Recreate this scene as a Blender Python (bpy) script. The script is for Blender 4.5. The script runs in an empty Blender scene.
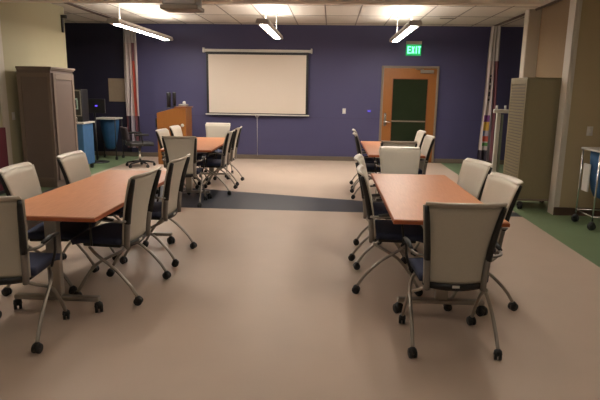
import bpy, math, random
from mathutils import Vector, Matrix
random.seed(7)
S = bpy.context.scene
C = S.collection
PI = math.pi

# ------------------------------------------------------------------ camera
PITCH, YAW, ROLL, EYE, FPX = 0.19943, 0.05439, 0.015456, 1.5809, 537.71
fw = Vector((-math.sin(YAW)*math.cos(PITCH), math.cos(YAW)*math.cos(PITCH), -math.sin(PITCH)))
rt = Vector((math.cos(YAW), math.sin(YAW), 0)); up = rt.cross(fw)
r2 = rt*math.cos(ROLL) + up*math.sin(ROLL); u2 = -rt*math.sin(ROLL) + up*math.cos(ROLL)
cam_data = bpy.data.cameras.new('camera'); cam = bpy.data.objects.new('camera', cam_data); C.objects.link(cam)
M4 = Matrix((r2, u2, -fw)).transposed().to_4x4(); M4.translation = (0, 0, EYE)
cam.matrix_world = M4
cam_data.sensor_width = 36; cam_data.lens = FPX/600*36; cam_data.clip_start = .05
S.camera = cam
# ------------------------------------------------------------------ world, exposure
W = bpy.data.worlds.new('world'); S.world = W; W.use_nodes = True
W.node_tree.nodes['Background'].inputs[0].default_value = (.02, .02, .025, 1)
W.node_tree.nodes['Background'].inputs[1].default_value = .3
S.view_settings.view_transform = 'Standard'; S.view_settings.look = 'None'
S.view_settings.gamma = 1; S.view_settings.exposure = 2.2
LENS_FAR, UP_FAR = 16.0, 5.5          # emission of the pendant lamps in the back half
LENS_NEAR, UP_NEAR = 7.0, 6.5
REAR = .35                            # the rear pair is set weaker still         # unseen pendants added as fill for the front half
LAMP_COL = (1, .92, .82, 1)

# ------------------------------------------------------------------ materials
def lin(r, g, b):
    f = lambda c: (c/255/12.92) if c/255 <= .04045 else ((c/255+.055)/1.055)**2.4
    return (f(r), f(g), f(b), 1)
def mat(name, col, rough=.6, metal=0, noise=0, nscale=20, stretch=(1,1,1), bump=0, emit=None, estr=0, col2=None, spec=.5, trans=0, alpha=1):
    m = bpy.data.materials.new(name); m.use_nodes = True
    nt = m.node_tree; b = nt.nodes['Principled BSDF']
    b.inputs['Base Color'].default_value = col
    b.inputs['Roughness'].default_value = rough; b.inputs['Metallic'].default_value = metal
    b.inputs['Specular IOR Level'].default_value = spec
    b.inputs['Transmission Weight'].default_value = trans
    b.inputs['Alpha'].default_value = alpha
    if emit: b.inputs['Emission Color'].default_value = emit; b.inputs['Emission Strength'].default_value = estr
    if noise or bump:
        tc = nt.nodes.new('ShaderNodeTexCoord'); mp = nt.nodes.new('ShaderNodeMapping'); nz = nt.nodes.new('ShaderNodeTexNoise')
        mp.inputs['Scale'].default_value = stretch; nz.inputs['Scale'].default_value = nscale; nz.inputs['Detail'].default_value = 4
        nt.links.new(tc.outputs['Object'], mp.inputs[0]); nt.links.new(mp.outputs[0], nz.inputs['Vector'])
        if noise:
            mx = nt.nodes.new('ShaderNodeMix'); mx.data_type = 'RGBA'
            c2 = col2 or tuple([c*(1-noise) for c in col[:3]]+[1])
            c1 = col if col2 else tuple([min(1, c*(1+noise)) for c in col[:3]]+[1])
            mx.inputs[6].default_value = c1; mx.inputs[7].default_value = c2
            nt.links.new(nz.outputs['Fac'], mx.inputs[0]); nt.links.new(mx.outputs[2], b.inputs['Base Color'])
        if bump:
            bp = nt.nodes.new('ShaderNodeBump'); bp.inputs['Strength'].default_value = bump; bp.inputs['Distance'].default_value = .01
            nt.links.new(nz.outputs['Fac'], bp.inputs['Height']); nt.links.new(bp.outputs[0], b.inputs['Normal'])
    return m
M = {}
M['floor_beige'] = mat('floor_beige', (.52, .41, .33, 1), .5, noise=.05, nscale=3)
M['floor_green'] = mat('floor_green', (.165, .235, .125, 1), .5, noise=.08, nscale=4)
M['floor_grey'] = mat('floor_grey', (.045, .05, .066, 1), .46, noise=.1, nscale=6)
M['purple'] = mat('purple', (.058, .055, .135, 1), .6, noise=.05, nscale=2)
M['cream'] = mat('cream', (.42, .385, .25, 1), .7, noise=.03, nscale=3)
M['tanwall'] = mat('tanwall', (.42, .335, .20, 1), .7, noise=.03, nscale=3)
M['white_paint'] = mat('white_paint', (.58, .53, .45, 1), .5, noise=.02)
M['soffit'] = mat('soffit', (.78, .70, .60, 1), .7, noise=.03)
M['tile'] = mat('tile', (.68, .62, .55, 1), .9, noise=.05, nscale=60)
M['tbar'] = mat('tbar', (.22, .19, .16, 1), .5, noise=.02)
M['base'] = mat('base', (.14, .11, .085, 1), .5, noise=.05)
M['base_brown'] = mat('base_brown', (.085, .05, .035, 1), .5, noise=.05)
M['mesh'] = mat('mesh', (.57, .53, .45, 1), .75, noise=.12, nscale=220, bump=.15)
M['rail'] = mat('rail', (.62, .57, .50, 1), .35, metal=.25, noise=.03)
M['black'] = mat('black', (.012, .012, .013, 1), .45, noise=.1)
M['greyplastic'] = mat('greyplastic', (.24, .215, .195, 1), .45, metal=.3, noise=.04)
M['steel'] = mat('steel', (.36, .33, .29, 1), .34, metal=.75, noise=.04)
M['chrome'] = mat('chrome', (.7, .7, .7, 1), .2, metal=1, noise=.02)
M['navy'] = mat('navy', (.028, .036, .078, 1), .85, noise=.25, nscale=150, bump=.1)
M['label'] = mat('label', (.75, .72, .66, 1), .5, noise=.02)
M['tabletop'] = mat('tabletop', (.62, .275, .13, 1), .42, noise=1, nscale=7, stretch=(14, 1, 1), col2=(.42, .16, .07, 1))
M['tableedge'] = mat('tableedge', (.40, .10, .03, 1), .45, noise=.08, nscale=20)
M['oak'] = mat('oak', (.32, .125, .027, 1), .4, noise=1, nscale=5, stretch=(12, 12, 1), col2=(.24, .085, .018, 1))
M['oak_dark'] = mat('oak_dark', (.24, .075, .022, 1), .45, noise=1, nscale=5, stretch=(10, 10, 1), col2=(.19, .055, .015, 1))
M['frame_grey'] = mat('frame_grey', (.20, .16, .12, 1), .5, noise=.04)
M['glass_dark'] = mat('glass_dark', (.018, .026, .014, 1), .08, noise=.3, nscale=2)
M['screen'] = mat('screen', (.66, .58, .50, 1), .8, noise=.01)
M['taupe'] = mat('taupe', (.175, .13, .11, 1), .5, noise=.05, nscale=8)
M['taupe_edge'] = mat('taupe_edge', (.22, .165, .13, 1), .5, noise=.05)
M['tambour'] = mat('tambour', (.24, .20, .115, 1), .5, noise=.05)
M['blue'] = mat('blue', (.04, .12, .26, 1), .8, noise=.2, nscale=9, bump=.2)
M['teal'] = mat('teal', (.012, .07, .17, 1), .7, noise=.3, nscale=9, bump=.3)
M['white'] = mat('white', (.62, .60, .56, 1), .4, noise=.02)
M['maroon'] = mat('maroon', (.10, .008, .018, 1), .7, noise=.15)
M['red'] = mat('red', (.42, .06, .035, 1), .8, noise=.1)
M['curtain_white'] = mat('curtain_white', (.50, .42, .41, 1), .85, noise=.05)
M['curtain_lilac'] = mat('curtain_lilac', (.32, .28, .34, 1), .85, noise=.05)
M['curtain_maroon'] = mat('curtain_maroon', (.16, .055, .07, 1), .85, noise=.1)
M['curtain_dark'] = mat('curtain_dark', (.03, .02, .035, 1), .85, noise=.1)
M['net'] = mat('net', (.50, .47, .46, 1), .8, noise=.1, nscale=300)
M['yellow'] = mat('yellow', (.55, .32, .05, 1), .8, noise=.05)
M['green'] = mat('green', (.07, .22, .05, 1), .8, noise=.05)
M['violet'] = mat('violet', (.13, .03, .16, 1), .8, noise=.05)
M['cblue'] = mat('cblue', (.12, .17, .36, 1), .8, noise=.05)
M['board'] = mat('board', (.26, .20, .14, 1), .8, noise=.1)
M['exit_green'] = mat('exit_green', (.02, .25, .08, 1), .4, emit=(.01, .5, .13, 1), estr=.16)
M['exit_letter'] = mat('exit_letter', (.3, .9, .5, 1), .4, emit=(.12, 1, .36, 1), estr=.85)
M['led'] = mat('led', (.1, .1, .5, 1), .4, emit=(.12, .06, 1, 1), estr=.4)
M['glyph'] = mat('glyph', (.3, .4, .36, 1), .5, emit=(.35, .5, .42, 1), estr=.02)
M['lens_far'] = mat('lens_far', (.9, .9, .9, 1), .5, emit=LAMP_COL, estr=LENS_FAR)
M['up_far'] = mat('up_far', (.9, .9, .9, 1), .5, emit=LAMP_COL, estr=UP_FAR)
M['lens_near'] = mat('lens_near', (.9, .9, .9, 1), .5, emit=LAMP_COL, estr=LENS_NEAR)
M['up_near'] = mat('up_near', (.9, .9, .9, 1), .5, emit=LAMP_COL, estr=UP_NEAR)
M['lens_rear'] = mat('lens_rear', (.9, .9, .9, 1), .5, emit=LAMP_COL, estr=LENS_NEAR*REAR)
M['up_rear'] = mat('up_rear', (.9, .9, .9, 1), .5, emit=LAMP_COL, estr=UP_NEAR*REAR)
M['housing'] = mat('housing', (.42, .38, .36, 1), .4, noise=.02)

# ------------------------------------------------------------------ mesh builder
class MB:
    def __init__(s): s.v = []; s.f = []; s.mi = []; s.sm = []
    def add(s, vs, fs, mi=0, sm=False):
        n = len(s.v); s.v += [tuple(v) for v in vs]
        for f in fs: s.f.append(tuple(n+i for i in f)); s.mi.append(mi); s.sm.append(sm)
        return s
    def box(s, x0, x1, y0, y1, z0, z1, mi=0, rot=None):
        vs = [Vector((x, y, z)) for x in (x0, x1) for y in (y0, y1) for z in (z0, z1)]
        if rot is not None:
            c = Vector(((x0+x1)/2, (y0+y1)/2, (z0+z1)/2)); vs = [c + rot@(v-c) for v in vs]
        return s.add(vs, [(0,1,3,2),(4,6,7,5),(0,4,5,1),(2,3,7,6),(0,2,6,4),(1,5,7,3)], mi)
    def tube(s, pts, r, n=8, mi=0, flat=1.0):
        pts = [Vector(p) for p in pts]; rings = []
        k = len(pts); rs = r if isinstance(r, (list, tuple)) else [r]*k
        prev = None
        for i, p in enumerate(pts):
            t = (pts[min(i+1, k-1)] - pts[max(i-1, 0)]).normalized()
            if prev is None:
                a = Vector((1, 0, 0)) if abs(t.x) < .9 else Vector((0, 1, 0))
                a = (a - t*a.dot(t)).normalized()
            else: a = (prev - t*prev.dot(t)).normalized()
            prev = a; b = t.cross(a)
            rings.append([p + a*math.cos(2*PI*j/n)*rs[i] + b*math.sin(2*PI*j/n)*rs[i]*flat for j in range(n)])
        vs = [v for rg in rings for v in rg]; fs = []
        for i in range(k-1):
            for j in range(n):
                fs.append((i*n+j, i*n+(j+1)%n, (i+1)*n+(j+1)%n, (i+1)*n+j))
        fs.append(tuple(range(n-1, -1, -1))); fs.append(tuple((k-1)*n+j for j in range(n)))
        return s.add(vs, fs, mi, True)
    def cyl(s, p0, p1, r, n=14, mi=0): 
        s.tube([p0, p1], r, n, mi)
        return s
    def lathe(s, prof, c=(0,0,0), n=18, mi=0):
        vs = [(c[0]+r*math.cos(2*PI*j/n), c[1]+r*math.sin(2*PI*j/n), c[2]+z) for r, z in prof for j in range(n)]
        k = len(prof); fs = [(i*n+j, i*n+(j+1)%n, (i+1)*n+(j+1)%n, (i+1)*n+j) for i in range(k-1) for j in range(n)]
        fs.append(tuple(range(n-1, -1, -1))); fs.append(tuple((k-1)*n+j for j in range(n)))
        return s.add(vs, fs, mi, True)
    def prism(s, poly, z0, z1, mi=0):
        n = len(poly); vs = [(x, y, z0) for x, y in poly] + [(x, y, z1) for x, y in poly]
        fs = [tuple(range(n-1, -1, -1)), tuple(range(n, 2*n))] + [(i, (i+1)%n, n+(i+1)%n, n+i) for i in range(n)]
        return s.add(vs, fs, mi)
    def slab(s, grid, th, mi=0):
        """closed curved sheet; grid[i][j] points, th = thickness"""
        nu = len(grid); nv = len(grid[0]); G = [[Vector(p) for p in row] for row in grid]
        top = []; bot = []
        for i in range(nu):
            for j in range(nv):
                du = G[min(i+1,nu-1)][j]-G[max(i-1,0)][j]; dv = G[i][min(j+1,nv-1)]-G[i][max(j-1,0)]
                n = du.cross(dv).normalized()
                top.append(G[i][j]+n*th/2); bot.append(G[i][j]-n*th/2)
        N = nu*nv; fs = []
        for i in range(nu-1):
            for j in range(nv-1):
                a, b, c, d = i*nv+j, (i+1)*nv+j, (i+1)*nv+j+1, i*nv+j+1
                fs.append((a, b, c, d)); fs.append((N+d, N+c, N+b, N+a))
        for i in range(nu-1):
            a, b = i*nv, (i+1)*nv; fs.append((a, N+a, N+b, b))
            a, b = i*nv+nv-1, (i+1)*nv+nv-1; fs.append((b, N+b, N+a, a))
        for j in range(nv-1):
            a, b = j, j+1; fs.append((b, N+b, N+a, a))
            a, b = (nu-1)*nv+j, (nu-1)*nv+j+1; fs.append((a, N+a, N+b, b))
        return s.add(top+bot, fs, mi, True)
    def build(s, name, mats, parent=None, bevel=0, seg=2, loc=None):
        me = bpy.data.meshes.new(name); me.from_pydata(s.v, [], s.f)
        if not isinstance(mats, (list, tuple)): mats = [mats]
        for m in mats: me.materials.append(M[m] if isinstance(m, str) else m)
        for p, mi, sm in zip(me.polygons, s.mi, s.sm): p.material_index = mi; p.use_smooth = sm
        me.validate(); me.update()
        o = bpy.data.objects.new(name, me); C.objects.link(o)
        if parent: o.parent = parent
        if loc: o.location = loc
        if bevel:
            b = o.modifiers.new('bevel', 'BEVEL'); b.width = bevel; b.segments = seg; b.limit_method = 'ANGLE'; b.angle_limit = 0.9
        return o
def arc(pts, n=8):
    """Catmull-Rom through points"""
    P = [Vector(p) for p in pts]; P = [P[0]*2-P[1]] + P + [P[-1]*2-P[-2]]; out = []
    for i in range(1, len(P)-2):
        for k in range(n):
            t = k/n; a, b, c, d = P[i-1:i+3]
            out.append(.5*((2*b)+(c-a)*t+(2*a-5*b+4*c-d)*t*t+(3*b-a-3*c+d)*t**3))
    out.append(P[-2]); return out
def tag(o, label, cat, group=None, kind=None):
    o['label'] = label; o['category'] = cat
    if group: o['group'] = group
    if kind: o['kind'] = kind
    return o
def thing(name, label, cat, loc=(0,0,0), rz=0, group=None):
    o = bpy.data.objects.new(name, None); C.objects.link(o); o.location = loc; o.rotation_euler.z = rz
    o.empty_display_size = .1
    return tag(o, label, cat, group)
def struct(o): o['kind'] = 'structure'; return o
def copy_tree(o, parent=None):
    c = o.copy(); C.objects.link(c)
    if parent: c.parent = parent
    for ch in list(o.children): copy_tree(ch, c)
    return c

# ------------------------------------------------------------------ room shell
BACK = 12.575; CEIL = 3.04; BY0, BY1 = 7.25, 7.42; BZ = 2.70
XL, XR = -7.6, 5.6; YF = -2.6
fl = MB()
def quad(pts, mi): fl.add([(x, y, 0) for x, y in pts], [tuple(range(len(pts)))], mi)
gl, gr = -4.42, 2.56
quad([(XL, YF), (gl, YF), (gl, BACK+.15), (XL, BACK+.15)], 1)
quad([(gr, YF), (XR, YF), (XR, BACK+.15), (gr, BACK+.15)], 1)
quad([(gl, YF), (gr, YF), (gr, 7.08), (gl, 7.08)], 0)
quad([(gl, 7.08), (gr, 7.08), (gr, 7.34), (.54, 7.86), (-1.58, 8.39), (gl, 9.10)], 2)
quad([(gl, 9.10), (-1.58, 8.39), (.54, 7.86), (gr, 7.34), (gr, BACK+.15), (gl, BACK+.15)], 0)
fl.box(XL, XR, YF, BACK+.15, -.12, -.004, 0)
struct(fl.build('floor', ['floor_beige', 'floor_green', 'floor_grey']))

struct(MB().box(-4.72, XR, BACK, BACK+.15, 0, CEIL).build('wall_back', 'purple'))
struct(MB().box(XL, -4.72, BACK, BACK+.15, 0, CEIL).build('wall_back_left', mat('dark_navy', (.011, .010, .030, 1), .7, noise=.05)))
b = MB()
for x0, x1 in ((-4.35, 1.10), (2.42, XR-.1)):
    b.box(x0, x1, BACK-.006, BACK-.0005, .985, .992)
struct(b.build('trim_1', mat('seam', (.045, .036, .09, 1), .6, noise=.05)))
b = MB().box(-7.4, 1.10, BACK-.02, BACK-.0005, 0, .10); b.box(2.42, XR-.1, BACK-.02, BACK-.0005, 0, .10)
struct(b.build('baseboard_back', 'base', bevel=.004))
struct(MB().box(-5.12, -5.0, BY1, 10.2, 0, CEIL).build('wall_left', 'cream'))
struct(MB().box(-5.0, -4.985, 8.0, 8.16, 0, 2.72).build('trim_2', 'white_paint', bevel=.003))
struct(MB().box(-5.0, -4.985, 8.17, 10.2, 0.0, .10).build('baseboard_left', 'base', bevel=.003))
struct(MB().box(XL, -5.0, BY0, BY1, 0, CEIL).build('wall_front_left', 'cream'))
struct(MB().box(3.045, XR, BY0, BY1, 0, CEIL).build('wall_front_right', 'tanwall'))
struct(MB().box(3.015, 3.043, BY0-.01, BY1+.01, 0, CEIL-.005).build('trim_3', 'white_paint', bevel=.004))
struct(MB().box(3.045, 3.09, BY0-.012, BY0-.0005, .111, CEIL-.005).build('trim_4', 'white_paint', bevel=.003))
struct(MB().box(3.015, XR, BY0-.024, BY0-.012, 0, .11).build('baseboard_right', 'base_brown', bevel=.003))
struct(MB().box(-5.0, 2.62, BY0, BY1, BZ, CEIL).build('trim_5', 'soffit'))
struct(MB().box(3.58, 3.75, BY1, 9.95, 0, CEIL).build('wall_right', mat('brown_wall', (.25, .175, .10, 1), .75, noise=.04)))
struct(MB().box(3.36, 3.60, 9.95, 10.15, 0, CEIL-.001).build('trim_6', 'white_paint', bevel=.02))
struct(MB().box(XL-.12, XL, YF, BACK+.15, 0, CEIL).build('wall_outer_left', 'cream'))
struct(MB().box(XR, XR+.12, YF, BACK+.15, 0, CEIL).build('wall_outer_right', 'tanwall'))
struct(MB().box(XL, XR, YF-.12, YF, 0, CEIL).build('wall_front', 'cream'))
# alcove side return that keeps the left corner unlit
struct(MB().box(XL, -5.12, 10.05, 10.2, 0, CEIL).build('wall_alcove', 'cream'))
# ceiling: slab, and the tile grid as flush bars
b = MB().box(XL, XR, YF, BACK+.15, CEIL, CEIL+.1)
struct(b.build('ceiling', 'tile'))
b = MB(); x = -.15-.635*12
while x < XR:
    if x > XL+.02:
        b.box(x-.012, x+.012, BY1+.001, BACK-.001, CEIL-.004, CEIL-.0003)
    x += .635
y = BACK-.3
k = 0
while y > BY1+.1:
    b.box(XL+.01, XR-.01, y-.012, y+.012, CEIL-.0036, CEIL-.0003, 0); y -= 1.25
struct(b.build('trim_7', 'tbar'))

# ------------------------------------------------------------------ door
d = MB(); X0, X1, ZT = 1.12, 2.40, 2.175
d.box(X0, X0+.05, BACK-.05, BACK-.0005, 0, ZT); d.box(X1-.05, X1, BACK-.05, BACK-.0005, 0, ZT); d.box(X0+.05, X1-.05, BACK-.05, BACK-.0005, ZT-.05, ZT)
door = struct(d.build('door_1', 'frame_grey', bevel=.005))
ls = MB(); lx0, lx1 = X0+.052, X1-.052; gx0, gx1, gz0, gz1 = 1.37, 2.17, .30, 1.90; ya, yb = BACK-.042, BACK-.002
ls.box(lx0, gx0, ya, yb, .01, ZT-.052); ls.box(gx1, lx1, ya, yb, .01, ZT-.052)
ls.box(gx0, gx1, ya, yb, .01, gz0); ls.box(gx0, gx1, ya, yb, gz1, ZT-.052)
ls.build('door_leaf', 'oak', door, bevel=.002)
g = MB().box(gx0, gx1, BACK-.026, BACK-.014, gz0, gz1); g.build('glass_pane', 'glass_dark', door)
g = MB()
for a in ((gx0-.004, gx0+.014, gz0, gz1), (gx1-.014, gx1+.004, gz0, gz1), (gx0+.014, gx1-.014, gz0-.004, gz0+.014), (gx0+.014, gx1-.014, gz1-.014, gz1+.004)):
    g.box(a[0], a[1], BACK-.05, BACK-.0425, a[2], a[3])
g.build('glazing_bead', 'oak_dark', door)
g = MB().box(gx0+.015, gx1-.015, BACK-.036, BACK-.028, .93, .96); g.build('glazing_bar', 'frame_grey', door)
h = MB().box(1.205, 1.265, BACK-.058, BACK-.043, .83, 1.12); h.cyl((1.235, BACK-.058, .93), (1.235, BACK-.10, .93), .012); h.tube([(1.235, BACK-.10, .93), (1.35, BACK-.10, .925)], .011); h.cyl((1.235, BACK-.058, 1.07), (1.235, BACK-.075, 1.07), .02)
h.build('handle', 'chrome', door, bevel=.003)
h = MB().box(1.98, 2.27, BACK-.10, BACK-.043, 2.02, 2.09); h.tube([(2.05, BACK-.08, 2.10), (1.85, BACK-.14, 2.105), (1.95, BACK-.05, 2.115)], .008)
h.build('door_closer', 'steel', door, bevel=.006)

# ------------------------------------------------------------------ exit sign
ex = thing('exit_sign', 'glowing green EXIT sign on the purple wall above the wooden door', 'exit sign', (1.80, BACK, 2.40))
MB().box(-.17, .17, -.075, -.001, .24, .31).build('canopy', 'housing', ex, bevel=.006)
MB().box(-.165, .165, -.055, -.02, 0, .24).build('sign_face', 'exit_green', ex, bevel=.004)
def glyphs(text, x, z, h, w, gap, y, t, th):
    b = MB()
    for ch in text:
        if ch == 'E':
            b.box(x, x+t, y-th, y, z, z+h)
            for zz in (z, z+h/2-t/2, z+h-t): b.box(x+t, x+w, y-th, y, zz, zz+t)
        if ch == 'X':
            for s_ in (1, -1):
                b.box(x+w/2-t/2, x+w/2+t/2, y-th+(.0004 if s_ > 0 else 0), y, z-.0, z+h, rot=Matrix.Rotation(s_*math.atan2(w-t, h), 3, 'Y'))
        if ch == 'I': b.box(x+w*.15, x+w*.15+t, y-th, y, z, z+h); x -= w*.5
        if ch == 'T':
            b.box(x+w/2-t/2, x+w/2+t/2, y-th, y, z, z+h-t); b.box(x, x+w, y-th, y, z+h-t, z+h)
        x += w+gap
    return b
glyphs('EXIT', -.135, .045, .155, .072, .014, -.055, .022, .004).build('lettering', 'exit_letter', ex)

# ------------------------------------------------------------------ pendant lamps
def lamp(name, label, x, y0, y1, lens, upm, z=2.60, hang=(.18, .85), segs=2):
    t = thing(name, label, 'lamp', (x, y0, z), 0, None)
    L = y1-y0; w = .105
    b = MB()
    prof = [(-w, .02), (-w*.86, 0), (w*.86, 0), (w, .02), (w*.8, .075), (-w*.8, .075)]
    n = len(prof)
    b.add([(px, yy, pz) for yy in (0, L) for px, pz in prof], [tuple(range(n)), tuple(range(2*n-1, n-1, -1))] + [(i, n+i, n+(i+1)%n, (i+1)%n) for i in range(n)])
    b.build('housing', 'housing', t, bevel=.004)
    pad = .16; sl = (L-2*pad-.07*(segs-1))/segs
    for k in range(segs):
        ya_ = pad+k*(sl+.07)
        MB().box(-w*.48, w*.48, ya_, ya_+sl, -.006, -.0008).build('lens', lens, t)
    MB().box(-w*.6, w*.6, .12, L-.12, .0755, .080).build('uplight', upm, t)
    for hy in hang:
        b = MB().lathe([(.007, .082), (.007, CEIL-z-.05), (.014, CEIL-z-.04), (.035, CEIL-z-.022), (.035, CEIL-z-.008), (.02, CEIL-z-.005)], (0, L*hy, 0), 12)
        b.build('hanger', 'white', t)
    return t
lamp('pendant_lamp', 'long pendant light with two-piece lens over the left table, leftmost of three', -3.50, 8.75, 11.75, 'lens_far', 'up_far', hang=(.10,))
lamp('pendant_lamp', 'middle pendant light, hanging in front of the projection screen', -1.10, 8.65, 11.2, 'lens_far', 'up_far')
lamp('pendant_lamp', 'pendant light hanging beside the green exit sign, rightmost of three', 1.26, 8.7, 11.6, 'lens_far', 'up_far')
for i, (x, y) in enumerate(((-2.6, 3.2), (1.2, 3.2), (-2.6, -.8), (1.2, -.8))):  # out-of-view lamps added to brighten the near part of the room
    lamp('pendant_lamp', ['added unseen pendant light over the front left table', 'added unseen pendant light over the front right table', 'added unseen pendant light behind the viewer on the left', 'added unseen pendant light behind the viewer on the right'][i], x, y, y+2.6, 'lens_near' if i < 2 else 'lens_rear', 'up_near' if i < 2 else 'up_rear', z=2.68)

# ------------------------------------------------------------------ ceiling tracks, sprinkler, bracket
tag(MB().tube([(-4.52, 7.9, CEIL-.022), (-4.66, 10.4, CEIL-.022), (-4.66, 12.45, CEIL-.022)], .02).build('curtain_track', 'base_brown'), 'dark curtain track along the ceiling on the left', 'curtain track')
tag(MB().tube([(3.47, 7.6, CEIL-.022), (3.47, 9.9, CEIL-.022)], .022).tube([(3.47, 10.2, CEIL-.022), (3.47, 12.45, CEIL-.022)], .022).build('curtain_track', 'base_brown'), 'dark curtain track along the ceiling on the right', 'curtain track')
tag(MB().lathe([(.05, -.012), (.055, -.004), (.055, 0)], (-2.3, 9.0, CEIL-.0045)).lathe([(.012, -.06), (.02, -.055), (.012, -.012)], (-2.3, 9.0, CEIL-.0045)).build('sprinkler', 'chrome'), 'small sprinkler head on the tiled ceiling left of the middle lamp', 'sprinkler')
tag(MB().box(2.10, 2.40, 11.2, 11.3, CEIL-.012, CEIL-.005).build('ceiling_vent', 'tbar'), 'small slot vent in the ceiling right of the exit sign', 'vent')
br = MB().box(-4.998, -4.90, 10.06, 10.12, 2.83, 2.89).box(-4.998, -4.97, 10.06, 10.12, 2.58, 2.83)
tag(br.build('wall_bracket', 'black', bevel=.004), 'small dark bracket high at the end of the cream wall', 'bracket')

# ------------------------------------------------------------------ projector
pj = thing('projector', 'ceiling-mounted projector at the top edge of the picture', 'projector', (-1.70, 6.1, 2.445))
MB().box(-.20, .22, -.02, .30, 0, .045).build('mounting_tray', 'frame_grey', pj, bevel=.008)
MB().box(-.18, .20, -.005, .28, .047, .15).build('body', 'greyplastic', pj, bevel=.015)
MB().cyl((.05, .28, .095), (.05, .325, .095), .035).build('lens_barrel', 'black', pj)
MB().cyl((.02, .13, .152), (.02, .13, CEIL-2.447), .022).build('ceiling_pole', 'steel', pj)

# ------------------------------------------------------------------ projection screen
sc = thing('projection_screen', 'pull-down projection screen with white fabric and black borders on the purple wall', 'projection screen', (-1.70, BACK-.10, 1.02))
b = MB().cyl((-1.22, .03, 1.44), (1.22, .03, 1.44), .035)
b.box(-1.245, -1.21, -.02, .099, 1.395, 1.50); b.box(1.21, 1.245, -.02, .099, 1.395, 1.50)
b.build('roller_case', 'white', sc, bevel=.004)
MB().box(-1.165, 1.165, -.004, .0, .03, 1.41).build('border', 'black', sc)
MB().box(-1.115, 1.115, -.0075, -.0045, .05, 1.355).build('projection_surface', 'screen', sc)
MB().box(-1.20, 1.20, -.016, .012, -.0, .028).build('bottom_bar', 'white', sc, bevel=.005)
b = MB().cyl((0, -.002, -.0), (0, .04, -.93), .005, 8); b.build('pull_cord', 'white', sc)
b = MB().tube([(-.04, -.002, -.001), (-.03, -.002, -.035), (.03, -.002, -.035), (.04, -.002, -.001)], .006); b.build('pull_handle', 'white', sc)

# ------------------------------------------------------------------ switches
def plate(name, label, cat, x, z, m='white', y=BACK):
    t = thing(name, label, cat, (x, y, z)); MB().box(-.038, .038, -.008, -.0006, -.06, .06).build('cover_plate', m, t, bevel=.003)
    MB().box(-.012, .012, -.014, -.0085, -.025, .025).build('toggle', 'label', t, bevel=.002); return t
plate('light_switch', 'pale switch plate on the purple wall left of the door', 'switch', .30, 1.15)
t = thing('sensor_unit', 'small wall sensor glowing violet beside the wooden door', 'sensor', (.87, BACK, 1.16))
MB().box(-.045, .045, -.02, -.0006, -.035, .035).build('cover_plate', 'purple', t, bevel=.004)
MB().box(-.035, .035, -.024, -.0205, -.008, .012).build('indicator_light', 'led', t)
plate('light_switch', 'switch plate on the tan wall above the blue hamper cart', 'switch', 3.37, 1.13, 'white', BY0)
t = plate('light_switch', 'switch plate on the cream wall left of the wardrobe', 'switch', 0, 0); t.location = (-5.0, 8.3, 1.13); t.rotation_euler.z = PI/2

# ------------------------------------------------------------------ wardrobe
wr = thing('wardrobe_cabinet', 'tall taupe wardrobe cabinet with a framed door against the cream wall', 'wardrobe', (-4.87, 8.28, 0))
w_, l_ = .53, .74
MB().box(0, w_, 0, l_, .09, 1.86).build('carcass', 'taupe', wr, bevel=.004)
MB().box(.03, w_-.03, .03, l_-.03, .0, .088).build('plinth', 'taupe_edge', wr)
MB().box(-.0, w_+.035, -.035, l_+.03, 1.862, 1.895).box(0, w_+.02, -.02, l_+.015, 1.84, 1.862).build('cornice', 'taupe_edge', wr, bevel=.006)
# framed end panel towards the viewer
b = MB(); 
for a in ((0, .06, .09, 1.80), (w_-.05, w_, .09, 1.80)): b.box(a[0], a[1], -.014, -.0006, a[2], a[3])
b.box(.06, w_-.05, -.014, -.0006, .09, .16); b.box(.06, w_-.05, -.014, -.0006, 1.74, 1.80)
b.build('end_frame', 'taupe_edge', wr, bevel=.003)
y0, y1 = .03, l_-.03
f = MB().box(w_+.001, w_+.018, y0, y1, .12, 1.80).build('door', 'taupe', wr, bevel=.003)
g = MB()
for a in ((y0+.0, y0+.07, .12, 1.80), (y1-.07, y1, .12, 1.80), (y0+.07, y1-.07, .12, .20), (y0+.07, y1-.07, 1.70, 1.80)): g.box(w_+.0185, w_+.028, a[0], a[1], a[2], a[3])
g.build('door_frame', 'taupe_edge', f, bevel=.003)
MB().tube([(w_+.028, y1-.035, .98), (w_+.055, y1-.035, .99), (w_+.055, y1-.035, 1.09), (w_+.028, y1-.035, 1.10)], .006).build('handle', 'chrome', f)
t = thing('folded_partition', 'dark red fabric panel edge at the far left', 'panel', (-4.93, 7.55, 0))
MB().box(-.03, .03, 0, .36, .05, .98).build('fabric_panel', 'maroon', t, bevel=.01)
MB().box(-.045, .045, .02, .34, 0, .048).build('foot', 'black', t, bevel=.006)

# ------------------------------------------------------------------ tambour cabinet
tc = thing('tambour_cabinet', 'tall beige roll-front cabinet with horizontal slats parked by the right column', 'cabinet', (2.62, 7.52, 0))
cw, cl, z0, z1 = .64, .66, .16, 1.79
MB().box(.012, cw, 0, cl, z0, z1).build('carcass', 'tambour', tc, bevel=.006)
MB().box(-.01, cw+.01, -.012, cl+.01, z1+.001, z1+.022).build('top_panel', 'tambour', tc, bevel=.005)
b = MB(); z = z0+.05
while z < z1-.10:
    b.box(-.014, .001, .05, cl-.05, z, z+.026); z += .042
b.box(.0015, .0115, .05, cl-.05, z0+.03, z1-.075, 1)
b.build('tambour_shutter', ['tambour', 'base'], tc)
b = MB().box(-.012, .0115, 0, .048, z0, z1); b.box(-.012, .0115, cl-.048, cl, z0, z1); b.box(-.012, .0115, .05, cl-.05, z1-.07, z1)
b.build('shutter_frame', 'tambour', tc, bevel=.003)
MB().box(-.012, cw, -.004, cl, z0-.028, z0-.0005).build('base_rail', 'taupe_edge', tc, bevel=.004)
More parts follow.
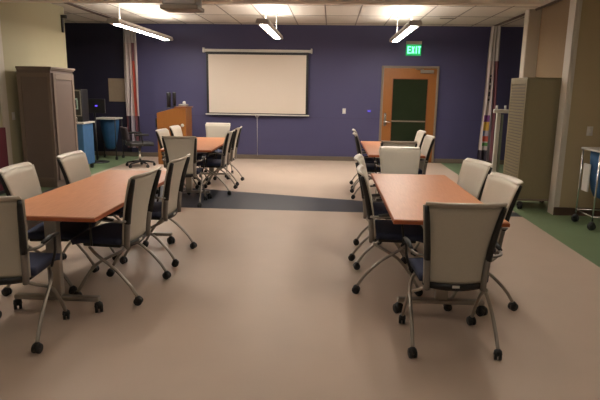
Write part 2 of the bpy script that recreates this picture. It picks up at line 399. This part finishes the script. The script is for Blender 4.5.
def caster(parent, x, y, z=0, r=.03, w=.02, ang=0, name='caster', top=.0):
    """twin-wheel caster; z is the floor, axle at z+r"""
    ca, sa = math.cos(ang), math.sin(ang)
    b = MB()
    for s_ in (-1, 1):
        a = s_*w*.28; c = s_*w*1.0
        b.cyl((x+ca*a, y+sa*a, z+r), (x+ca*c, y+sa*c, z+r), r, 14)
    b.lathe([(r*.55, r*.9), (r*.85, r*1.2), (r*.75, r*1.9), (r*.35, r*2.25)], (x, y, z), 12)
    return b.build(name, 'black', parent)
for cx, cy in ((.07, .07), (cw-.07, .07), (.07, cl-.07), (cw-.07, cl-.07)):
    caster(tc, cx, cy, 0, .05, .024, 0)

# ------------------------------------------------------------------ column scale
ws = thing('weighing_scale', 'white upright column scale standing left of the tambour cabinet', 'scale', (2.83, 9.3, 0))
MB().box(-.15, .15, -.24, .10, 0, .07).build('platform', 'greyplastic', ws, bevel=.01)
MB().box(-.045, .025, .02, .07, .071, 1.27).build('column', 'white', ws, bevel=.008)
MB().box(.04, .075, .03, .06, .071, 1.25).build('height_rod', mat('pale_green', (.22, .26, .2, 1), .5, noise=.05), ws, bevel=.004)
MB().box(-.10, .15, 0, .08, 1.272, 1.335).build('head', 'white', ws, bevel=.012)
for xx in (-.05, .09): MB().cyl((xx, .04, 1.336), (xx, .04, 1.40), .018).build('weight_knob', 'white', ws)

# ------------------------------------------------------------------ curtains
def curtain(name, label, x0, x1, y, rows, cols, z0, z1, amp=.035, waves=5, rz=0, FL=.2):
    """rows: fn(u,z)->material index ; separate parts: net top and printed body"""
    t = thing(name, label, 'curtain', (x0, y, 0), rz)
    mats, fn, znet = cols
    nu, W_ = 60, x1-x0
    def sheet(za, zb, nz, fnm, nm, ml):
        b = MB(); pts = []
        for j in range(nz+1):
            z = za+(zb-za)*j/nz; flare = 1+FL*(1-(z-z0)/(z1-z0))
            for i in range(nu+1):
                u = i/nu; pts.append((W_*(.5+(u-.5)*flare)+.008*math.sin(9*u+z*2), amp*math.sin(2*PI*waves*u)+.012*math.sin(z*3+u*20), z))
        n = nu+1; N = len(pts); back = [(p[0], p[1]+.004, p[2]) for p in pts]
        vs = pts+back; fs = []; mi = []
        for j in range(nz):
            for i in range(nu):
                a = j*n+i; m_ = fnm((i+.5)/nu, za+(zb-za)*(j+.5)/nz)
                fs.append((a, a+1, a+n+1, a+n)); mi.append(m_); fs.append((N+a, N+a+n, N+a+n+1, N+a+1)); mi.append(m_)
        b.v = vs; b.f = fs; b.mi = mi; b.sm = [True]*len(fs)
        return b.build(nm, ml, t)
    sheet(znet, z1, 6, lambda u, z: 0, 'net_header', ['net'])
    sheet(z0, znet, 90, fn, 'printed_fabric', mats)
    return t
lm = ['curtain_white', 'curtain_dark', 'red', 'curtain_maroon', 'curtain_lilac']
def lf(u, z):
    if z < .95: return (3, 1, 4, 3, 1)[int(u*4.99)]
    if u < .34: return 0
    if u < .44: return 1 if z < 1.8 else 4
    if u < .60: return 0
    if u < .80: return 2 if z < 2.2 else 3
    return 0
curtain('privacy_curtain', 'gathered privacy curtain with red and white stripes at the dark corner', -4.74, -4.46, 12.42, None, (lm, lf, 2.6), .22, 3.0, waves=4)
rm = ['curtain_white', 'curtain_lilac', 'curtain_maroon', 'curtain_dark', 'violet', 'yellow', 'cblue', 'red', 'green']
def rf(u, z):
    if u > .74: return 2
    if u > .56: return 1 if int(z*9) % 5 else 1
    if z < .36: return 3
    if u > .2:
        if .98 < z < 1.12: return 4
        if .80 < z < .98: return 5
        if .66 < z < .80: return 6 if u < .36 else 1
        if .54 < z < .66: return 7
        if .46 < z < .54: return 8
        if 1.45 < z < 2.0 and .34 < u < .46 and int(z*22) % 3: return 3
    return 0
curtain('privacy_curtain', 'gathered privacy curtain printed with colour blocks near the tambour cabinet', 3.36, 3.55, 12.15, None, (rm, rf, 2.28), .12, 3.0, waves=3, FL=.9, amp=.022)

# ------------------------------------------------------------------ left corner equipment
hc = thing('supply_cart', 'blue-sided cart with white top beside the wardrobe', 'cart', (-4.95, 10.35, 0))
MB().box(-.20, .20, -.2, .25, .10, .90).build('fabric_cover', 'blue', hc, bevel=.015)
MB().box(-.23, .23, -.23, .28, .902, .935).build('top', 'white', hc, bevel=.006)
for cx, cy in ((-.15, -.15), (.15, -.15), (-.15, .2), (.15, .2)): caster(hc, cx, cy, 0, .045, .02)
mc = thing('equipment_case', 'dark boxy case with pale outline standing on the blue-sided cart', 'case', (-4.90, 10.35, .937))
MB().box(-.15, .13, -.15, .15, 0, .62).build('body', 'black', mc, bevel=.015)
b = MB()
for a in ((-.145, -.128, .11, .60), (.103, .12, .11, .60), (-.128, .103, .11, .127), (-.128, .103, .583, .60)): b.box(a[0], a[1], -.156, -.1505, a[2], a[3])
b.build('face_trim', 'greyplastic', mc)
b = MB()
for a in ((-.08, .05, .42, .45), (.03, .055, .24, .42), (-.08, .03, .24, .262), (-.09, -.0, .325, .355)): b.box(a[0], a[1], -.156, -.1505, a[2], a[3])
b.build('emblem', 'glyph', mc)
h2 = thing('hamper_cart', 'cart with white top and hanging blue bag in the dark corner', 'cart', (-5.02, 12.0, 0))
MB().box(-.24, .24, -.2, .25, .90, .935).build('top', 'white', h2, bevel=.006)
b = MB()
for x in (-.22, .22):
    for y in (-.17, .22): b.cyl((x, y, .08), (x, y, .9), .012)
b.build('frame', 'black', h2)
prof = [(.07, .22), (.12, .28), (.16, .5), (.20, .75), (.205, .895)]
b = MB(); n = 28
vs = [((r+.012*math.sin(j*2.7))*math.cos(2*PI*j/n)+.02, .8*(r+.012*math.sin(j*2.7))*math.sin(2*PI*j/n)+.02, z) for r, z in prof for j in range(n)]
b.add(vs, [(i*n+j, i*n+(j+1)%n, (i+1)*n+(j+1)%n, (i+1)*n+j) for i in range(len(prof)-1) for j in range(n)]+[tuple(range(n-1,-1,-1)), tuple(len(vs)-n+j for j in range(n))], 0, True)
b.build('bag', 'teal', h2)
for x in (-.22, .22):
    for y in (-.17, .22): caster(h2, x, y, 0, .036, .018)
t = thing('notice_board', 'plain tan board on the dark wall left of the curtain', 'board', (-4.98, BACK, 1.28))
MB().box(-.22, .22, -.03, -.0006, 0, .53).build('board_panel', 'board', t, bevel=.003)
t = thing('monitor_stand', 'black monitor standing in the dark corner with a tiny violet light', 'monitor', (-5.05, 11.35, 0))
MB().box(-.25, .25, -.02, .03, 1.06, 1.36).build('display', 'black', t, bevel=.01)
MB().cyl((0, .03, .04), (0, .03, 1.06), .02).build('pole', 'black', t)
MB().lathe([(.25, 0), (.25, .02), (.05, .045)], (0, .03, 0)).build('base', 'black', t)
MB().box(.04, .09, -.024, -.0205, 1.20, 1.225).build('indicator_light', 'led', t)

# ------------------------------------------------------------------ lectern and things on it
lc = thing('lectern', 'wooden lectern with a sloped top in front of the purple wall', 'lectern', (-3.66, 11.25, 0))
b = MB()
prof = [(0, 0), (.62, 0), (.62, 1.20), (.40, 1.20), (0, 1.09)]
n = 5
b.add([(x, yy, z) for yy in (0, .5) for x, z in prof], [tuple(range(n)), tuple(range(2*n-1, n-1, -1))]+[(i, n+i, n+(i+1)%n, (i+1)%n) for i in range(n)])
b.build('body', 'oak', lc, bevel=.006)
MB().box(.38, .65, -.02, .52, 1.202, 1.225).build('top_shelf', 'oak_dark', lc, bevel=.004)
b = MB(); b.cyl((.545, -.001, .84), (.545, -.012, .84), .035, 18); b.build('round_emblem', 'white', lc)
MB().box(-.05, -.001, .05, .45, .78, .98).build('side_handle', 'black', lc, bevel=.01)
for k, (xx, w_, h_) in enumerate(((.21, .045, .33), (.33, .036, .30))):
    z = 1.09+.11*xx/.4
    t = thing('desk_speaker', ['taller left black desk speaker on the lectern top', 'slimmer right black desk speaker on the lectern top'][k], 'speaker', (-3.66+xx, 11.45, z+.042), 0, 'speakers on the lectern')
    MB().lathe([(w_+.015, 0), (w_+.015, .012), (w_*.5, .02)]).build('base', 'black', t)
    MB().lathe([(w_, .0205), (w_, h_-.02), (w_*.8, h_)]).build('cabinet', 'black', t)
t = thing('control_box', 'small white device sitting on the lectern shelf', 'device', (-3.14, 11.45, 1.2265))
MB().box(-.09, .09, -.06, .08, 0, .05).build('body', 'greyplastic', t, bevel=.01)
MB().lathe([(.03, .051), (.035, .07), (.03, .10), (.01, .11)], (.02, 0, 0)).build('knob', 'white', t)

# ------------------------------------------------------------------ office chair
oc = thing('office_chair', 'black swivel office chair with star base by the striped curtain', 'chair', (-3.93, 10.9, 0), -1.0)
MB().slab([[(-.24+.48*u/8, -.24+.48*v/8, .47+.012*math.sin(PI*u/8)*math.sin(PI*v/8)) for v in range(9)] for u in range(9)], .07).build('seat', 'black', oc)
MB().slab([[(-.23+.46*u/8, -.26-.05*math.cos(PI*(u/8-.5))-.04*(v/8)**2, .56+.26*v/8) for v in range(9)] for u in range(9)], .05).build('backrest', mat('oc_back', (.03, .02, .025, 1), .8, noise=.1), oc)
MB().tube([(0, -.05, .43), (0, -.25, .45), (0, -.32, .6)], .02).build('back_support', 'black', oc)
MB().cyl((0, 0, .09), (0, 0, .43), .026).build('gas_lift', 'chrome', oc)
for k in range(5):
    a = 2*PI*k/5+.3
    l = MB().tube([(0, 0, .11), (.15*math.cos(a), .15*math.sin(a), .10), (.29*math.cos(a), .29*math.sin(a), .075)], [.025, .02, .014]).build('leg', 'black', oc)
    caster(l, .29*math.cos(a), .29*math.sin(a), 0, .03, .018, a)
for s_ in (-1, 1):
    MB().tube(arc([(s_*.22, 0, .45), (s_*.30, 0, .50), (s_*.30, -.02, .66)]), .013).tube([(s_*.30, -.14, .67), (s_*.30, -.02, .68), (s_*.30, .12, .67)], .022).build('armrest', 'black', oc)

# ------------------------------------------------------------------ right hamper cart
rc = thing('hamper_cart', 'wheeled hamper cart with blue cloth bag at the right edge', 'cart', (3.15, 6.42, 0))
MB().box(-.02, .75, 0, .48, .93, .955).build('top', 'white', rc, bevel=.006)
b = MB()
for x in (0, .72):
    for y in (.02, .46): b.tube([(x, y, .11), (x, y, .93)], .011)
for y in (.02, .46): b.cyl((0, y, .16), (.72, y, .16), .009)
for x in (0, .72): b.cyl((x, .02, .16), (x, .46, .16), .009)
b.build('frame', 'chrome', rc)
b = MB(); n = 32; rings = []
for z, k in ((.34, .55), (.36, .74), (.45, .86), (.60, .93), (.80, .98), (.925, 1.0)):
    ring = []
    for j in range(n):
        a = 2*PI*j/n; c_, s_ = math.cos(a), math.sin(a); w = 1+.02*math.sin(j*2.3)
        ring.append((.36+.32*k*w*math.copysign(abs(c_)**.45, c_), .24+.20*k*w*math.copysign(abs(s_)**.45, s_), z))
    rings.append(ring)
b.add([p for rg in rings for p in rg], [(i*n+j, i*n+(j+1)%n, (i+1)*n+(j+1)%n, (i+1)*n+j) for i in range(len(rings)-1) for j in range(n)]+[tuple(range(n-1, -1, -1)), tuple((len(rings)-1)*n+j for j in range(n))], 0, True)
b.build('bag', 'blue', rc)
MB().box(.012, .03, .27, .43, .42, .76).build('side_panel', 'white', rc, bevel=.004)
for x in (0, .72):
    for y in (.02, .46): caster(rc, x, y, 0, .045, .018, .6)

# ------------------------------------------------------------------ conference tables
def make_table(label, cx, y0, w=.775, L=2.12, h=.74, rz=0):
    t = thing('conference_table', label, 'table', (cx, y0, 0), rz, None)
    MB().box(-w/2+.004, w/2-.004, .004, L-.004, h-.006, h).build('tabletop', 'tabletop', t, bevel=.002)
    MB().box(-w/2, w/2, 0, L, h-.032, h-.0065).build('edge_band', 'tableedge', t, bevel=.003)
    MB().box(-.03, .03, .22, L-.22, h-.10, h-.05).build('center_beam', 'greyplastic', t, bevel=.004)
    for s_ in (0, 1):
        yy = .17 if s_ == 0 else L-.17
        l = MB().box(-.045, .045, yy-.03, yy+.03, .12, h-.06).box(-.28, .28, yy-.03, yy+.03, h-.06, h-.033).build('leg', 'steel', t, bevel=.008)
        MB().box(-.31, .31, yy-.028, yy+.028, .085, .12).build('foot', 'steel', l, bevel=.01)
        for x in (-.30, .30): caster(l, x, yy, 0, .036, .026, .4*s_+.5)
    return t
make_table('orange wood table in the front left beside the wardrobe', -1.93, 3.38)
make_table('orange wood table in the front right, nearest to the tambour cabinet', .83, 3.57)
make_table('orange wood table in the back left, in front of the lectern', -2.06, 7.55, w=.74, rz=.03)
make_table('orange wood table in the back right, in front of the wooden door', .92, 7.42)

# ------------------------------------------------------------------ mesh-back chairs
def back_y(z):      # side profile of the back
    t = max(0, (z-.42)/(.955-.42)); return -.148 - .025*t - .080*t**2.0
def half_w(z):
    t = max(0, min(1, (z-.42)/(.955-.42))); return .168+.012*t+.040*t**1.8
def make_chair():
    t = thing('conference_chair', '', 'chair')
    G = []
    for i in range(13):
        u = -1+2*i/12; row = []
        for j in range(13):
            z = .435+(.945-.435)*j/12
            row.append((u*(half_w(z)+.024), back_y(z)-.03*(1-u*u)+.004, z))
        G.append(row)
    MB().slab(G, .010).build('backrest', 'mesh', t)
    # top rail, bowed, rolling backwards
    G = []
    for i in range(17):
        u = -1+2*i/16; bow = -.03*(1-u*u); y = back_y(.955)
        G.append([(u*.228, y+bow+.008, .938), (u*.229, y+bow-.004, .953), (u*.231, y+bow-.030, .966)])
    MB().slab(G, .014).build('top_rail', 'rail', t)
    G = []
    for i in range(13):
        u = -1+2*i/12
        G.append([(u*.168, back_y(.43)-.03*(1-u*u), .398+.012*u*u), (u*.170, back_y(.43)-.03*(1-u*u), .44+.008*u*u)])
    MB().slab(G, .024).build('bottom_rail', 'black', t)
    MB().box(-.022, .022, back_y(.43)-.047, back_y(.43)-.0425, .418, .434).build('maker_label', 'label', t)
    MB().slab([[(-.212+.424*u/10, -.135+.385*v/10, .462-.02*max(0, (v-7)/3)**2+.008*math.sin(PI*u/10)) for v in range(11)] for u in range(11)], .045).build('seat', 'navy', t)
    MB().box(-.18, .18, -.12, .18, .405, .436).build('seat_pan', 'black', t, bevel=.01)
    for s_ in (-1, 1):
        pts = [(s_*(half_w(z)+.006), back_y(z)-.022, z) for z in (.60, .66, .72, .78, .84, .90, .94)]
        MB().tube(pts, [.020, .020, .019, .018, .017, .015, .012], 8, flat=1.3).build('upper_frame', 'black', t)
        pts = [(s_*(half_w(z)+.004), back_y(z)-.020, z) for z in (.40, .45, .50, .55, .605)]
        MB().tube(pts, .019, 8, flat=1.3).build('lower_frame', 'greyplastic', t)
        # tube sweeping from the foot of the back forward to the front caster
        l = MB().tube(arc([(s_*.174, -.165, .41), (s_*.205, -.13, .385), (s_*.232, .03, .30), (s_*.238, .13, .185), (s_*.24, .205, .065)]), .012, 8).build('leg', 'steel', t)
        caster(l, s_*.24, .212, 0, .031, .020, .3*s_)
        # tube from under the seat back to the rear caster
        l = MB().tube(arc([(s_*.19, .12, .405), (s_*.235, .03, .355), (s_*.25, -.10, .27), (s_*.255, -.21, .16), (s_*.258, -.275, .065)]), .012, 8).build('leg', 'steel', t)
        caster(l, s_*.258, -.282, 0, .031, .020, -.2*s_)
        a = MB().tube(arc([(s_*.185, back_y(.62)-.012, .615), (s_*.262, -.17, .632), (s_*.272, -.02, .645)]), .010, 8).build('armrest', 'greyplastic', t)
        MB().tube([(s_*.272, -.13, .648), (s_*.274, -.02, .66), (s_*.272, .10, .65)], [.012, .018, .012], 8, flat=.8).build('arm_pad', 'black', a)
        MB().tube(arc([(s_*.272, .05, .640), (s_*.262, .06, .54), (s_*.225, .08, .43)]), .009, 8).build('arm_post', 'black', a)
    return t
base_chair = make_chair(); used = [False]
def chair(x, y, deg, label, group, sx=1.0, from_back=True):
    """x,y = midpoint of the top of the back, deg = heading (0 faces the screen wall, 90 faces left)"""
    c = base_chair if not used[0] else copy_tree(base_chair); used[0] = True
    a = math.radians(deg); off = .25
    c.location = (x - math.sin(a)*off, y + math.cos(a)*off, 0); c.rotation_euler.z = a; c.scale = (sx, 1, 1)
    c['label'] = label; c['group'] = group; c['category'] = 'chair'
    return c
g1, g2, g3, g4 = 'chairs around the front right table', 'chairs around the front left table', 'chairs around the back left table', 'chairs around the back right table'
chair(.79, 3.10, 2, 'mesh-back chair at the near end of front right table, back to the viewer', g1)
chair(.285, 4.40, -93, 'mesh-back chair on the left side of front right table, nearer one', g1, 1.15)
chair(.30, 5.22, -97, 'mesh-back chair on the left side of front right table, farther one', g1, 1.05)
chair(1.325, 4.13, 98, 'mesh-back chair on the right side of front right table, nearer one', g1, 1.05)
chair(1.365, 5.06, 104, 'mesh-back chair on the right side of front right table, farther one', g1, 1.0)
chair(.80, 6.22, 180, 'mesh-back chair at the far end of front right table, facing the viewer', g1)
chair(-2.0, 2.93, 5, 'mesh-back chair at the near end of front left table, cut by picture edge', g2)
chair(-2.46, 4.08, -84, 'mesh-back chair on the left side of front left table, at the picture edge', g2, 1.1)
chair(-2.45, 4.98, -88, 'mesh-back chair in front of the taupe wardrobe, farther on left side of table', g2, 1.1)
chair(-1.41, 4.0, 86, 'mesh-back chair on the right side of front left table, nearer one', g2, 1.12)
chair(-1.40, 4.9, 88, 'mesh-back chair on the right side of front left table, farther one', g2, 1.12)
chair(-2.02, 7.13, 2, 'mesh-back chair at the near end of back left table, back to the viewer', g3)
chair(-2.13, 10.15, 180, 'mesh-back chair at the far end of back left table, below the screen', g3)
chair(-1.56, 8.33, 90, 'mesh-back chair on the right side of back left table, nearer one', g3, 1.05)
chair(-1.58, 9.15, 90, 'mesh-back chair on the right side of back left table, farther one', g3, 1.05)
chair(-2.60, 8.26, -92, 'mesh-back chair in front of lectern on left of back left table, nearer one', g3, 1.0)
chair(-2.64, 9.10, -92, 'mesh-back chair in front of lectern on left of back left table, farther one', g3, 1.0)
chair(.89, 7.04, 0, 'mesh-back chair at the near end of back right table, back to the viewer', g4)
chair(.40, 8.25, -90, 'mesh-back chair on the left side of back right table, nearer one', g4)
chair(.42, 9.05, -90, 'mesh-back chair on the left side of back right table, farther one', g4)
chair(1.44, 7.98, 94, 'mesh-back chair on the right side of back right table, nearer one', g4, .92)
chair(1.49, 9.02, 94, 'mesh-back chair on the right side of back right table, farther one', g4, .92)
